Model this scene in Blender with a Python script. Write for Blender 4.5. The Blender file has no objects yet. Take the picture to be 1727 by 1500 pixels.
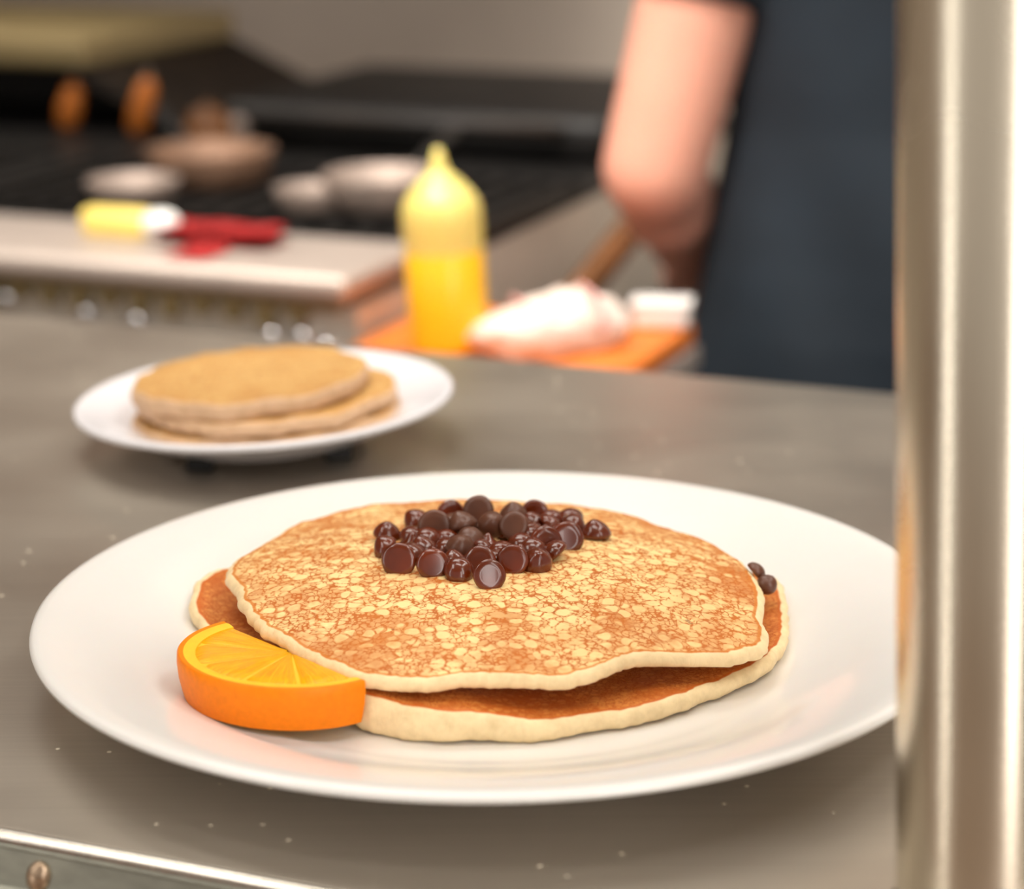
import bpy, bmesh, math, random
from mathutils import Vector, Matrix, noise
random.seed(7)
S = bpy.context.scene
COL = S.collection
PI = math.pi
TH = .3889                                   # the counter runs at this angle to the view
CU = Vector((math.cos(TH), -math.sin(TH), 0))  # along the counter
CN = Vector((math.sin(TH), math.cos(TH), 0))   # across the counter, away from the viewer
FLOOR = -1.0

def K(a, b, z=0.0):                          # kitchen frame: a along the counter, b across it
    return CU * a + CN * b + Vector((0, 0, z))

# ------------------------------------------------------------------ materials
def lin(c):
    return tuple(((x / 255) / 12.92 if x / 255 <= .04045 else ((x / 255 + .055) / 1.055) ** 2.4) for x in c) + (1,)

def base_mat(name):
    m = bpy.data.materials.new(name); m.use_nodes = True
    nt = m.node_tree; b = nt.nodes['Principled BSDF']
    return m, nt, b

def N(nt, t, **kw):
    n = nt.nodes.new(t)
    for k, v in kw.items():
        if k in n.inputs: n.inputs[k].default_value = v
        else: setattr(n, k, v)
    return n

def mapped(nt, scale=(1, 1, 1), rot=(0, 0, 0), kind='Object'):
    tc = N(nt, 'ShaderNodeTexCoord'); mp = N(nt, 'ShaderNodeMapping')
    mp.inputs['Scale'].default_value = scale; mp.inputs['Rotation'].default_value = rot
    nt.links.new(tc.outputs[kind], mp.inputs['Vector'])
    return mp.outputs['Vector']

def ramp(nt, fac, stops):
    r = N(nt, 'ShaderNodeValToRGB'); e = r.color_ramp.elements
    while len(e) < len(stops): e.new(.5)
    for k, (p, c) in enumerate(stops): e[k].position = p; e[k].color = c
    nt.links.new(fac, r.inputs['Fac'])
    return r.outputs['Color']

def mix(nt, fac, a, b, mode='MIX'):
    m = N(nt, 'ShaderNodeMix', data_type='RGBA', blend_type=mode)
    for s, v in (('Factor', fac), ('A', a), ('B', b)):
        i = [q for q in m.inputs if q.name == s and (q.type == 'VALUE' if s == 'Factor' else q.type == 'RGBA')][0]
        if hasattr(v, 'links') or hasattr(v, 'is_linked'): nt.links.new(v, i)
        else: i.default_value = v
    return [q for q in m.outputs if q.type == 'RGBA'][0]

def math_n(nt, op, a, b=None, clamp=False):
    m = N(nt, 'ShaderNodeMath', operation=op, use_clamp=clamp)
    for i, v in ((0, a), (1, b)):
        if v is None: continue
        if hasattr(v, 'is_linked'): nt.links.new(v, m.inputs[i])
        else: m.inputs[i].default_value = v
    return m.outputs[0]

def noise_n(nt, vec, scale, detail=3, rough=.55, dist=0):
    n = N(nt, 'ShaderNodeTexNoise'); nt.links.new(vec, n.inputs['Vector'])
    n.inputs['Scale'].default_value = scale; n.inputs['Detail'].default_value = detail
    n.inputs['Roughness'].default_value = rough; n.inputs['Distortion'].default_value = dist
    return n.outputs['Fac']

def bump(nt, b, h, strength=.2, dist=.001):
    n = N(nt, 'ShaderNodeBump'); n.inputs['Strength'].default_value = strength
    n.inputs['Distance'].default_value = dist
    nt.links.new(h, n.inputs['Height']); nt.links.new(n.outputs[0], b.inputs['Normal'])

def simple(name, rgb, rough=.5, metal=0, var=.12, scale=20, coat=0, spec=.5, sss=0, trans=0):
    """a plain procedural material: base colour with soft tonal variation"""
    m, nt, b = base_mat(name)
    f = noise_n(nt, mapped(nt), scale)
    c = lin(rgb); d = tuple(x * (1 - var) for x in c[:3]) + (1,); l = tuple(min(1, x * (1 + var)) for x in c[:3]) + (1,)
    nt.links.new(ramp(nt, f, [(.3, d), (.7, l)]), b.inputs['Base Color'])
    b.inputs['Roughness'].default_value = rough; b.inputs['Metallic'].default_value = metal
    b.inputs['Coat Weight'].default_value = coat; b.inputs['Specular IOR Level'].default_value = spec
    b.inputs['Subsurface Weight'].default_value = sss; b.inputs['Subsurface Scale'].default_value = .005
    b.inputs['Transmission Weight'].default_value = trans
    return m

def steel(name, rgb, rough=.3, stretch=(4, 300, 300), rot=(0, 0, 0), bs=.15, var=.08, scratches=False, specks=False, aniso=0):
    m, nt, b = base_mat(name)
    v = mapped(nt, stretch, rot)
    f = noise_n(nt, v, 1.0, 4, .6)
    c = lin(rgb)
    col = ramp(nt, f, [(.3, tuple(x * (1 - var) for x in c[:3]) + (1,)), (.7, tuple(min(1, x * (1 + var)) for x in c[:3]) + (1,))])
    cloud = noise_n(nt, mapped(nt), 9, 3)
    rr = N(nt, 'ShaderNodeMapRange'); nt.links.new(cloud, rr.inputs['Value'])
    rr.inputs['From Min'].default_value = .3; rr.inputs['From Max'].default_value = .7
    rr.inputs['To Min'].default_value = rough * .85; rr.inputs['To Max'].default_value = rough * 1.2
    rgh = rr.outputs[0]; met = 1.0
    if specks:                                   # crumbs and dust: tiny pale dots
        vo = N(nt, 'ShaderNodeTexVoronoi'); nt.links.new(mapped(nt), vo.inputs['Vector']); vo.inputs['Scale'].default_value = 130
        s1 = math_n(nt, 'LESS_THAN', vo.outputs['Distance'], .10)
        s2 = math_n(nt, 'GREATER_THAN', noise_n(nt, mapped(nt), 14, 2), .45)
        sel = N(nt, 'ShaderNodeSeparateColor'); nt.links.new(vo.outputs['Color'], sel.inputs[0])
        s3 = math_n(nt, 'GREATER_THAN', sel.outputs[0], .66)
        s = math_n(nt, 'MULTIPLY', math_n(nt, 'MULTIPLY', s1, s2), s3)
        col = mix(nt, s, col, lin((240, 228, 205)))
        rgh = math_n(nt, 'ADD', rgh, math_n(nt, 'MULTIPLY', s, .5))
        nt.links.new(math_n(nt, 'SUBTRACT', .87, math_n(nt, 'MULTIPLY', s, .87)), b.inputs['Metallic'])
    else:
        b.inputs['Metallic'].default_value = 1
    nt.links.new(col, b.inputs['Base Color']); nt.links.new(rgh, b.inputs['Roughness'])
    if aniso:
        b.inputs['Anisotropic'].default_value = aniso
    bump(nt, b, f, bs, .0003)
    return m

def pancake_mat(name, cream, brown, dark, cell, web, patchy, edge=(248, 220, 172), blackness=.5):
    m, nt, b = base_mat(name)
    v0 = mapped(nt)
    # warp the cells a little
    nz = N(nt, 'ShaderNodeTexNoise'); nt.links.new(v0, nz.inputs['Vector']); nz.inputs['Scale'].default_value = 150; nz.inputs['Detail'].default_value = 2
    sub = N(nt, 'ShaderNodeVectorMath', operation='SUBTRACT'); nt.links.new(nz.outputs['Color'], sub.inputs[0]); sub.inputs[1].default_value = (.5, .5, .5)
    sc = N(nt, 'ShaderNodeVectorMath', operation='SCALE'); nt.links.new(sub.outputs[0], sc.inputs[0]); sc.inputs['Scale'].default_value = .0035
    ad = N(nt, 'ShaderNodeVectorMath', operation='ADD'); nt.links.new(v0, ad.inputs[0]); nt.links.new(sc.outputs[0], ad.inputs[1])
    v = ad.outputs[0]
    flat = N(nt, 'ShaderNodeVectorMath', operation='MULTIPLY'); nt.links.new(v, flat.inputs[0]); flat.inputs[1].default_value = (1, 1, .15); v = flat.outputs[0]
    def cells(scale, full, gone):
        vo = N(nt, 'ShaderNodeTexVoronoi', feature='F1'); nt.links.new(v, vo.inputs['Vector'])
        vo.inputs['Scale'].default_value = scale; vo.inputs['Randomness'].default_value = .9
        ve = N(nt, 'ShaderNodeTexVoronoi', feature='DISTANCE_TO_EDGE'); nt.links.new(v, ve.inputs['Vector'])
        ve.inputs['Scale'].default_value = scale; ve.inputs['Randomness'].default_value = .9
        mr = N(nt, 'ShaderNodeMapRange', interpolation_type='SMOOTHSTEP'); nt.links.new(vo.outputs['Distance'], mr.inputs['Value'])
        mr.inputs['From Min'].default_value = full; mr.inputs['From Max'].default_value = gone
        mr.inputs['To Min'].default_value = 1; mr.inputs['To Max'].default_value = 0
        me = N(nt, 'ShaderNodeMapRange', interpolation_type='SMOOTHSTEP'); nt.links.new(ve.outputs['Distance'], me.inputs['Value'])
        me.inputs['From Min'].default_value = .03 * web; me.inputs['From Max'].default_value = .13 * web
        sel = N(nt, 'ShaderNodeSeparateColor'); nt.links.new(vo.outputs['Color'], sel.inputs[0])
        return math_n(nt, 'MULTIPLY', mr.outputs[0], me.outputs[0]), sel.outputs[0]
    big, rb_ = cells(cell, .42, .62)
    small, rs_ = cells(cell * 2.0, .40, .66)
    tiny, rt_ = cells(cell * 3.6, .36, .62)
    big = math_n(nt, 'MULTIPLY', big, ramp(nt, rb_, [(.22, (0, 0, 0, 1)), (.34, (1, 1, 1, 1))]))
    small = math_n(nt, 'MULTIPLY', math_n(nt, 'MAXIMUM', small, math_n(nt, 'MULTIPLY', tiny, .75)), .96)
    lowf = noise_n(nt, v0, 45, 3, .6)
    pick = ramp(nt, lowf, [(.40, (1, 1, 1, 1)), (.68, (.35, .35, .35, 1))])
    cm = math_n(nt, 'MAXIMUM', big, math_n(nt, 'MULTIPLY', small, pick))
    patch = noise_n(nt, v0, patchy, 4, .65, .3)
    patch_c = ramp(nt, patch, [(.38, (1, 1, 1, 1)), (.66, (.0, .0, .0, 1))])
    web_c = mix(nt, noise_n(nt, v0, 70, 2), lin(brown), lin(dark))
    cell_c = mix(nt, patch_c, mix(nt, .28, lin(cream), lin(brown)), lin(cream))
    col = mix(nt, cm, web_c, cell_c)
    # mottled golden toast over everything
    col = mix(nt, math_n(nt, 'MULTIPLY', ramp(nt, noise_n(nt, v0, patchy * 1.7, 5, .7), [(.54, (0, 0, 0, 1)), (.76, (1, 1, 1, 1))]), .65), col, lin(brown))
    a2 = N(nt, 'ShaderNodeAttribute', attribute_name='rim')
    tb_ = math_n(nt, 'MULTIPLY', ramp(nt, a2.outputs['Fac'], [(.25, (0, 0, 0, 1)), (.45, (1, 1, 1, 1))]), ramp(nt, noise_n(nt, v0, 55, 4, .7), [(.42, (0, 0, 0, 1)), (.60, (1, 1, 1, 1))]))
    col = mix(nt, math_n(nt, 'MULTIPLY', tb_, .6), col, web_c)
    # few burnt flecks
    bf = ramp(nt, noise_n(nt, v0, 240, 2, .5), [(.735, (0, 0, 0, 1)), (.77, (1, 1, 1, 1))])
    col = mix(nt, math_n(nt, 'MULTIPLY', bf, blackness), col, lin((92, 44, 20)))
    # rim: toasted line, then pale raw side
    at = N(nt, 'ShaderNodeAttribute', attribute_name='rim')
    wob = math_n(nt, 'ADD', at.outputs['Fac'], math_n(nt, 'MULTIPLY', math_n(nt, 'SUBTRACT', noise_n(nt, v0, 60, 3), .5), .05))
    line = ramp(nt, wob, [(.46, (0, 0, 0, 1)), (.475, (1, 1, 1, 1)), (.497, (1, 1, 1, 1)), (.51, (0, 0, 0, 1))])
    col = mix(nt, math_n(nt, 'MULTIPLY', line, .8), col, lin(brown))
    side = ramp(nt, wob, [(.497, (0, 0, 0, 1)), (.515, (1, 1, 1, 1))])
    sn = noise_n(nt, v0, 160, 4, .6)
    side_c = ramp(nt, sn, [(.3, lin(tuple(max(0, q - 20) for q in edge))), (.6, lin(edge))])
    col = mix(nt, side, col, side_c)
    nt.links.new(col, b.inputs['Base Color'])
    b.inputs['Roughness'].default_value = .55; b.inputs['Specular IOR Level'].default_value = .35
    b.inputs['Subsurface Weight'].default_value = .08; b.inputs['Subsurface Scale'].default_value = .004
    b.inputs['Subsurface Radius'].default_value = (1, .6, .3)
    h = math_n(nt, 'ADD', math_n(nt, 'MULTIPLY', cm, .35), math_n(nt, 'MULTIPLY', noise_n(nt, v0, 500, 3), .6))
    bump(nt, b, h, .35, .0006)
    return m

# ------------------------------------------------------------------ mesh helpers
def link(name, me, mat=None, parent=None, smooth=True, loc=None):
    o = bpy.data.objects.new(name, me); COL.objects.link(o)
    if mat: me.materials.append(mat)
    if smooth:
        for p in me.polygons: p.use_smooth = True
    if loc is not None: o.location = loc
    if parent: o.parent = parent
    return o

def obj(name, bm, mat, parent=None, smooth=True, loc=None, sharp=None):
    bmesh.ops.recalc_face_normals(bm, faces=bm.faces)
    me = bpy.data.meshes.new(name); bm.to_mesh(me); bm.free()
    o = link(name, me, mat, parent, smooth, loc)
    if smooth and sharp: me.set_sharp_from_angle(angle=math.radians(sharp))
    return o

def empty(name, loc=(0, 0, 0), rot=(0, 0, 0)):
    o = bpy.data.objects.new(name, None); COL.objects.link(o); o.empty_display_size = .05
    o.location = loc; o.rotation_euler = rot
    return o

def tag(o, label=None, cat=None, group=None, kind=None):
    if label: o['label'] = label
    if cat: o['category'] = cat
    if group: o['group'] = group
    if kind: o['kind'] = kind
    return o

def lathe(bm, prof, seg=96, cx=0, cy=0, closed=False, sx=1, sy=1):
    rings = []
    for r, z in prof:
        if r < 1e-6: rings.append([bm.verts.new((cx, cy, z))])
        else: rings.append([bm.verts.new((cx + r * sx * math.cos(2 * PI * i / seg), cy + r * sy * math.sin(2 * PI * i / seg), z)) for i in range(seg)])
    pairs = list(zip(rings, rings[1:])) + ([(rings[-1], rings[0])] if closed else [])
    for A, B in pairs:
        for i in range(seg):
            j = (i + 1) % seg
            if len(A) == 1 and len(B) == 1: continue
            if len(A) == 1: bm.faces.new((A[0], B[i], B[j]))
            elif len(B) == 1: bm.faces.new((A[i], B[0], A[j]))
            else: bm.faces.new((A[i], B[i], B[j], A[j]))
    return bm

def box(bm, lo, hi, bev=0.0, seg=2, M=None):
    r = bmesh.ops.create_cube(bm, size=1)
    vs = r['verts']
    for v in vs:
        v.co = Vector([lo[k] + (v.co[k] + .5) * (hi[k] - lo[k]) for k in range(3)])
    if bev:
        es = list({e for v in vs for e in v.link_edges})
        g = bmesh.ops.bevel(bm, geom=es, offset=bev, segments=seg, profile=.5, affect='EDGES')
        vs = list({v for f in g['faces'] for v in f.verts} | set(v for v in vs if v.is_valid))
    if M is not None:
        for v in vs: v.co = M @ v.co
    return vs

def tube(bm, pts, rad, seg=16, cap=True):
    """round bar through pts, rad a number or one radius per point; rounded by the given radii"""
    pts = [Vector(p) for p in pts]; n = len(pts)
    rads = rad if isinstance(rad, (list, tuple)) else [rad] * n
    rings = []
    up = Vector((0, 0, 1))
    for i, p in enumerate(pts):
        d = (pts[min(i + 1, n - 1)] - pts[max(i - 1, 0)]).normalized()
        a = d.cross(up)
        if a.length < .05: a = d.cross(Vector((0, 1, 0)))
        a.normalize(); b = d.cross(a).normalized()
        rings.append([bm.verts.new(p + (a * math.cos(2 * PI * k / seg) + b * math.sin(2 * PI * k / seg)) * rads[i]) for k in range(seg)])
    for A, B in zip(rings, rings[1:]):
        for k in range(seg): bm.faces.new((A[k], A[(k + 1) % seg], B[(k + 1) % seg], B[k]))
    if cap: bm.faces.new(rings[0]); bm.faces.new(rings[-1][::-1])
    return bm

def ball(bm, c, r, sc=(1, 1, 1), u=20, v=12, rot=None):
    M = Matrix.Translation(Vector(c)) @ (rot.to_4x4() if rot else Matrix.Identity(4)) @ Matrix.Diagonal((r * sc[0], r * sc[1], r * sc[2], 1))
    bmesh.ops.create_uvsphere(bm, u_segments=u, v_segments=v, radius=1, matrix=M)

def KM():                                        # rotation of the kitchen frame
    return Matrix.Rotation(-TH, 4, 'Z')

def kbox(bm, a0, a1, b0, b1, z0, z1, bev=0.0, seg=2):
    return box(bm, (a0, b0, z0), (a1, b1, z1), bev, seg, KM())

def remeshed(name, bm, voxel, mat, parent, smooth_it=4):
    me = bpy.data.meshes.new(name + '_raw'); bmesh.ops.recalc_face_normals(bm, faces=bm.faces); bm.to_mesh(me); bm.free()
    t = bpy.data.objects.new('tmp', me); COL.objects.link(t)
    m = t.modifiers.new('r', 'REMESH'); m.mode = 'VOXEL'; m.voxel_size = voxel; m.use_smooth_shade = True
    s = t.modifiers.new('s', 'SMOOTH'); s.iterations = smooth_it; s.factor = .5
    dg = bpy.context.evaluated_depsgraph_get(); dg.update()
    me2 = bpy.data.meshes.new_from_object(t.evaluated_get(dg)); me2.name = name
    bpy.data.objects.remove(t)
    return link(name, me2, mat, parent)

# ------------------------------------------------------------------ palette
M_counter = steel('counter_steel', (196, 187, 174), .36, (9, 700, 700), (0, 0, TH), .10, .05, specks=True)
M_trim = steel('trim_steel', (225, 220, 208), .22, (6, 900, 900), (0, 0, TH), .08)
M_face = steel('rail_steel', (158, 158, 146), .42, (40, 200, 200), (0, 0, TH), .25, .15)
M_rust = simple('rust_screw', (112, 70, 48), .55, .4, .5, 900)
M_screw = simple('screw_metal', (190, 165, 140), .3, .9, .3, 700)
M_post = steel('post_steel', (236, 226, 206), .26, (900, 900, 3), (0, 0, 0), .10, .05, aniso=.0)
M_plate = simple('white_melamine', (232, 229, 225), .22, 0, .01, 30, .25, .5, .05)
M_plate2 = simple('side_plate_white', (226, 224, 228), .25, 0, .01, 30, .2)
M_pad = simple('black_rubber', (14, 14, 18), .5, 0, .2, 200)
M_cakeA = pancake_mat('pancake_top', (251, 221, 156), (206, 120, 36), (176, 86, 22), 215, .9, 22)
M_cakeB = pancake_mat('pancake_lower', (226, 152, 76), (200, 100, 26), (170, 78, 16), 420, 1.0, 34, blackness=.3, edge=(248, 222, 174))
M_cakeC = pancake_mat('pancake_side', (206, 166, 104), (190, 140, 78), (168, 118, 62), 300, 1.0, 30, edge=(214, 178, 142), blackness=.2)
M_choc = simple('chocolate_melting', (100, 38, 12), .19, 0, .35, 260, .3, .6, .05)
M_chocm = simple('chocolate_matte', (96, 56, 38), .38, 0, .25, 400, .1, .5)
M_rind = simple('orange_rind', (248, 132, 0), .5, 0, .06, 500, .0, .25, .08)
M_pith = simple('orange_pith', (254, 196, 40), .5, 0, .05, 300, 0, .5, .15)
M_black = simple('cast_iron_black', (22, 20, 19), .5, .2, .4, 15)
M_dark = simple('dark_equipment', (40, 32, 26), .55, .1, .5, 9)
M_rsteel = simple('range_steel', (196, 182, 172), .45, .5, .08, 12)
M_rpanel = simple('range_panel', (224, 218, 206), .45, .35, .08, 14)
M_olive = simple('olive_panel', (150, 132, 92), .55, .1, .15, 8)
M_hood = simple('hood_brown', (112, 84, 66), .5, .3, .15, 5)
M_wall = simple('wall_grey_tile', (208, 196, 184), .55, .05, .10, 3)
M_floor = simple('floor_quarry_tile', (150, 128, 110), .5, 0, .2, 6)
M_ceil = simple('ceiling_white', (206, 200, 190), .8, 0, .04, 3)
M_board = simple('orange_board', (222, 122, 44), .5, 0, .08, 25)
M_btl = simple('bottle_plastic', (232, 214, 120), .35, 0, .03, 30, .2, .5, .2)
M_must = simple('yellow_sauce', (248, 190, 22), .4, 0, .05, 30, .2, .5, .1)
M_towel = simple('towel_white', (232, 214, 202), .9, 0, .05, 60)
M_towelp = simple('towel_pink_stripe', (222, 168, 164), .9, 0, .05, 60)
M_skin = simple('skin', (232, 170, 148), .5, 0, .05, 14, 0, .4, .12)
M_shirt = simple('navy_cotton', (17, 30, 41), .85, 0, .18, 12)
M_trouser = simple('charcoal_cotton', (20, 30, 40), .85, 0, .15, 18)
M_shoe = simple('black_leather', (18, 17, 17), .4, 0, .1, 30)
M_hair = simple('brown_hair', (62, 42, 28), .6, 0, .35, 120)
M_wood = simple('orange_wood', (196, 112, 40), .5, 0, .2, 40)
M_woodb = simple('worn_wood', (110, 66, 24), .6, 0, .3, 30)
M_red = simple('red_cloth', (196, 52, 52), .8, 0, .12, 60)
M_yellow = simple('pale_yellow_plastic', (250, 222, 120), .35, 0, .05, 30, .2)
M_whitep = simple('white_plastic', (244, 242, 238), .35, 0, .02, 30, .2)
M_chrome = steel('chrome', (240, 242, 246), .08, (50, 50, 50), bs=0, var=.02)
M_pan = simple('worn_pan_metal', (156, 140, 130), .6, .4, .25, 20)
M_copper = simple('browned_pan', (128, 98, 78), .6, .3, .3, 20)

# ------------------------------------------------------------------ the setting
def plane_box(name, a0, a1, b0, b1, z0, z1, mat):
    bm = bmesh.new(); kbox(bm, a0, a1, b0, b1, z0, z1)
    return tag(obj(name, bm, mat, smooth=False), kind='structure')
plane_box('floor', -4.2, 3.2, -3.2, 2.6, FLOOR - .05, FLOOR, M_floor)
plane_box('wall_back', -4.2, 3.2, 2.6, 2.7, FLOOR, 1.9, M_wall)
plane_box('wall_left', -4.3, -4.2, -3.2, 2.7, FLOOR, 1.9, M_wall)
plane_box('ceiling', -4.2, 3.2, -3.2, 2.6, 1.9, 1.95, M_ceil)
bm = bmesh.new(); kbox(bm, -4.2, 3.2, 2.585, 2.6, FLOOR, FLOOR + .12, .004)
tag(obj('baseboard_back', bm, M_dark, smooth=False), kind='structure')

# ------------------------------------------------------------------ pass counter
B0, B1 = .4885, 1.0434
counter = tag(empty('pass_counter', K(0, .75, FLOOR)), 'brushed stainless steel pass counter under the plates, with a riveted front rail', 'counter')
def cpart(name, bm, mat, parent=None, smooth=False, sharp=None):
    o = obj(name, bm, mat, smooth=smooth, sharp=sharp)
    p = parent or counter
    o.parent = p
    o.matrix_parent_inverse = Matrix.Translation(-K(0, .75, FLOOR))
    return o
bm = bmesh.new(); kbox(bm, -1.9, 1.5, B0, B1, -.03, 0, .0012, 2)
cpart('worktop', bm, M_counter)
# rounded bright nosing along the front edge, sitting a hair above the top
bm = bmesh.new()
prof = [(B0 + .0004, .0003), (B0 - .0006, .0006), (B0 - .0020, .0004), (B0 - .0030, -.0003), (B0 - .0034, -.0012), (B0 + .0004, -.0012)]
def extr(bm, prof, a0, a1):
    A = [bm.verts.new(K(a0, b, z)) for b, z in prof]; B = [bm.verts.new(K(a1, b, z)) for b, z in prof]
    n = len(prof)
    for i in range(n): bm.faces.new((A[i], A[(i + 1) % n], B[(i + 1) % n], B[i]))
    bm.faces.new(A); bm.faces.new(B[::-1])
extr(bm, prof, -1.9, 1.5)
cpart('nosing', bm, M_trim, smooth=True, sharp=50)
bm = bmesh.new()
extr(bm, [(B0 + .0004, -.0013), (B0 - .0033, -.0013), (B0 - .0033, -.0020), (B0 + .0004, -.0020)], -1.9, 1.5)
cpart('rust_line', bm, M_rust)
bm = bmesh.new()
extr(bm, [(B0 + .0004, -.0021), (B0 - .0038, -.0021), (B0 - .0042, -.0026), (B0 - .0042, -.0032), (B0 - .0036, -.0038), (B0 - .0044, -.0150), (B0 - .0060, -.0166), (B0 - .0072, -.0168), (B0 - .0078, -.0185), (B0 - .0078, -.030), (B0 + .0004, -.030)], -1.9, 1.5)
cpart('front_rail', bm, M_face, smooth=True, sharp=35)
for k, a in enumerate((-.3425, .16)):
    scp = K(a, B0 - .0042, -.0106)
    bm = bmesh.new(); lathe(bm, [(0, .0018), (.0020, .0019), (.0034, .0012), (.0040, .0004), (.0041, 0), (.0041, -.001), (0, -.001)], 32)
    for v in bm.verts:
        c = v.co.copy(); v.co = scp + CU * (c.x * .92 + .18 * c.y) + Vector((0, 0, c.y * 1.22)) - CN * (c.z + .0004 * noise.noise(c * 900) * (c.z > .0001))
    s = cpart('screw', bm, M_screw, smooth=True)
    bm = bmesh.new(); lathe(bm, [(.0039, .0008), (.0047, .0004), (.0051, -.0003), (.0042, -.0005), (.0039, .0008)], 32)
    for v in bm.verts:
        c = v.co.copy(); v.co = scp + CU * (c.x * .92 + .18 * c.y) * (1 + .07 * noise.noise(c * 500)) + Vector((0, 0, c.y * 1.22)) - CN * c.z
    o = obj('rust_ring', bm, M_rust); o.parent = s; o.matrix_parent_inverse = Matrix.Translation(-K(0, .75, FLOOR)); s['label'] = 'rusty oval screw head'
bm = bmesh.new(); kbox(bm, -1.85, 1.45, B0 + .03, B1 - .03, FLOOR, -.03)
cpart('cabinet_body', bm, M_rsteel)

# ------------------------------------------------------------------ steel post
post = tag(empty('steel_post', (.1205, .522, 0)), 'shiny brushed steel post standing on the counter at the right edge', 'post')
lean = Vector((-.036, 0, 1))
bm = bmesh.new(); R = .024
pr = [Vector((0, 0, .0005)) + lean * z for z in (0.0, .3, .6, 1.0, 1.4, 1.899)]
rings = []
for p in pr: rings.append([bm.verts.new(p + Vector((R * math.cos(2 * PI * k / 96), R * math.sin(2 * PI * k / 96), 0))) for k in range(96)])
for A, B in zip(rings, rings[1:]):
    for k in range(96): bm.faces.new((A[k], A[(k + 1) % 96], B[(k + 1) % 96], B[k]))
bm.faces.new(rings[0][::-1]); bm.faces.new(rings[-1])
obj('tube', bm, M_post, post, sharp=60)
bm = bmesh.new(); lathe(bm, [(R * 1.0, .006), (R * 1.12, .005), (R * 1.2, .0012), (R * 1.2, 0), (R * 1.0, 0)], 64, closed=True)
obj('base_collar', bm, M_trim, post)

# ------------------------------------------------------------------ plates
def plate_profile(r, h, foot=.58, well=.60, t=.0032):
    """inner surface from the middle out, round lip, underside back in"""
    wz = h * .30
    return [(0, wz), (r * .3, wz), (r * (well - .04), wz), (r * well, wz + .0003), (r * (well + .035), wz + .0014), (r * (well + .075), wz + .0032), (r * (well + .12), wz + .0044),
            (r * .80, h * .74), (r * .88, h * .86), (r * .94, h * .955), (r * .975, h * .995), (r * .990, h * .998), (r * .998, h - .0008), (r, h - .0017), (r * .998, h - .0027), (r * .985, h - t),
            (r * .95, h - t * 1.25), (r * .85, h * .80 - t), (r * .72, wz + .0030 - t * .8), (r * (foot + .07), wz - t * .9), (r * (foot + .03), .0008), (r * (foot + .015), 0), (r * (foot - .01), 0), (r * (foot - .03), wz - t * .9), (0, wz - t * .9)]
P1 = Vector((-.0064, .7051, 0)); R1 = .1497
plate = tag(empty('dinner_plate', P1), 'large white dinner plate with chocolate chip pancakes and an orange slice on it', 'plate')
bm = bmesh.new(); prof = plate_profile(R1, .0235); lathe(bm, prof[:14], 192)
obj('plate_rim_and_well', bm, M_plate, plate)
bm = bmesh.new(); lathe(bm, prof[13:], 192)
obj('plate_underside', bm, M_plate, plate)

P2 = Vector((-.1085, .9755, 0)); R2 = .0836
plate2 = tag(empty('side_plate', P2 + Vector((0, 0, .0050)), (math.radians(0), math.radians(-2.2), 0)), 'smaller white plate behind, raised on black pads, holding a plain pancake stack', 'plate')
bm = bmesh.new(); prof2 = plate_profile(R2, .0185, .52, .60, .0030); lathe(bm, prof2[:14], 128)
obj('plate_rim_and_well', bm, M_plate2, plate2)
bm = bmesh.new(); lathe(bm, prof2[13:], 128)
obj('plate_underside', bm, M_plate2, plate2)

pads = [((-.1335, .9375), 'small black rubber pad under the side plate, the left one'), ((-.0755, .9525), 'small black rubber pad under the side plate, the right one')]
for k, ((x, y), lb) in enumerate(pads):
    t = tag(empty('rubber_pad', (x, y, 0), (0, 0, -.1 + .3 * k)), lb, 'pad', 'black pads under the side plate')
    hgt = .0060 + .0022 * k
    bm = bmesh.new(); box(bm, (-.0056, -.0040, .0002), (.0056, .0040, hgt - .001), .0008)
    obj('pad_block', bm, M_pad, t, smooth=False)
    bm = bmesh.new(); box(bm, (-.0040, -.0034, hgt - .0012), (.0040, .0034, hgt), .0006)
    obj('pad_grip', bm, M_pad, t, smooth=False)

# ------------------------------------------------------------------ pancakes
def fourier(arr, t):
    n = len(arr); x = (t / (2 * PI) * n) % n; i = int(x); f = x - i
    p0, p1, p2, p3 = arr[(i - 1) % n], arr[i], arr[(i + 1) % n], arr[(i + 2) % n]
    return p1 + .5 * f * (p2 - p0 + f * (2 * p0 - 5 * p1 + 4 * p2 - p3 + f * (3 * (p1 - p2) + p3 - p0)))

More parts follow.
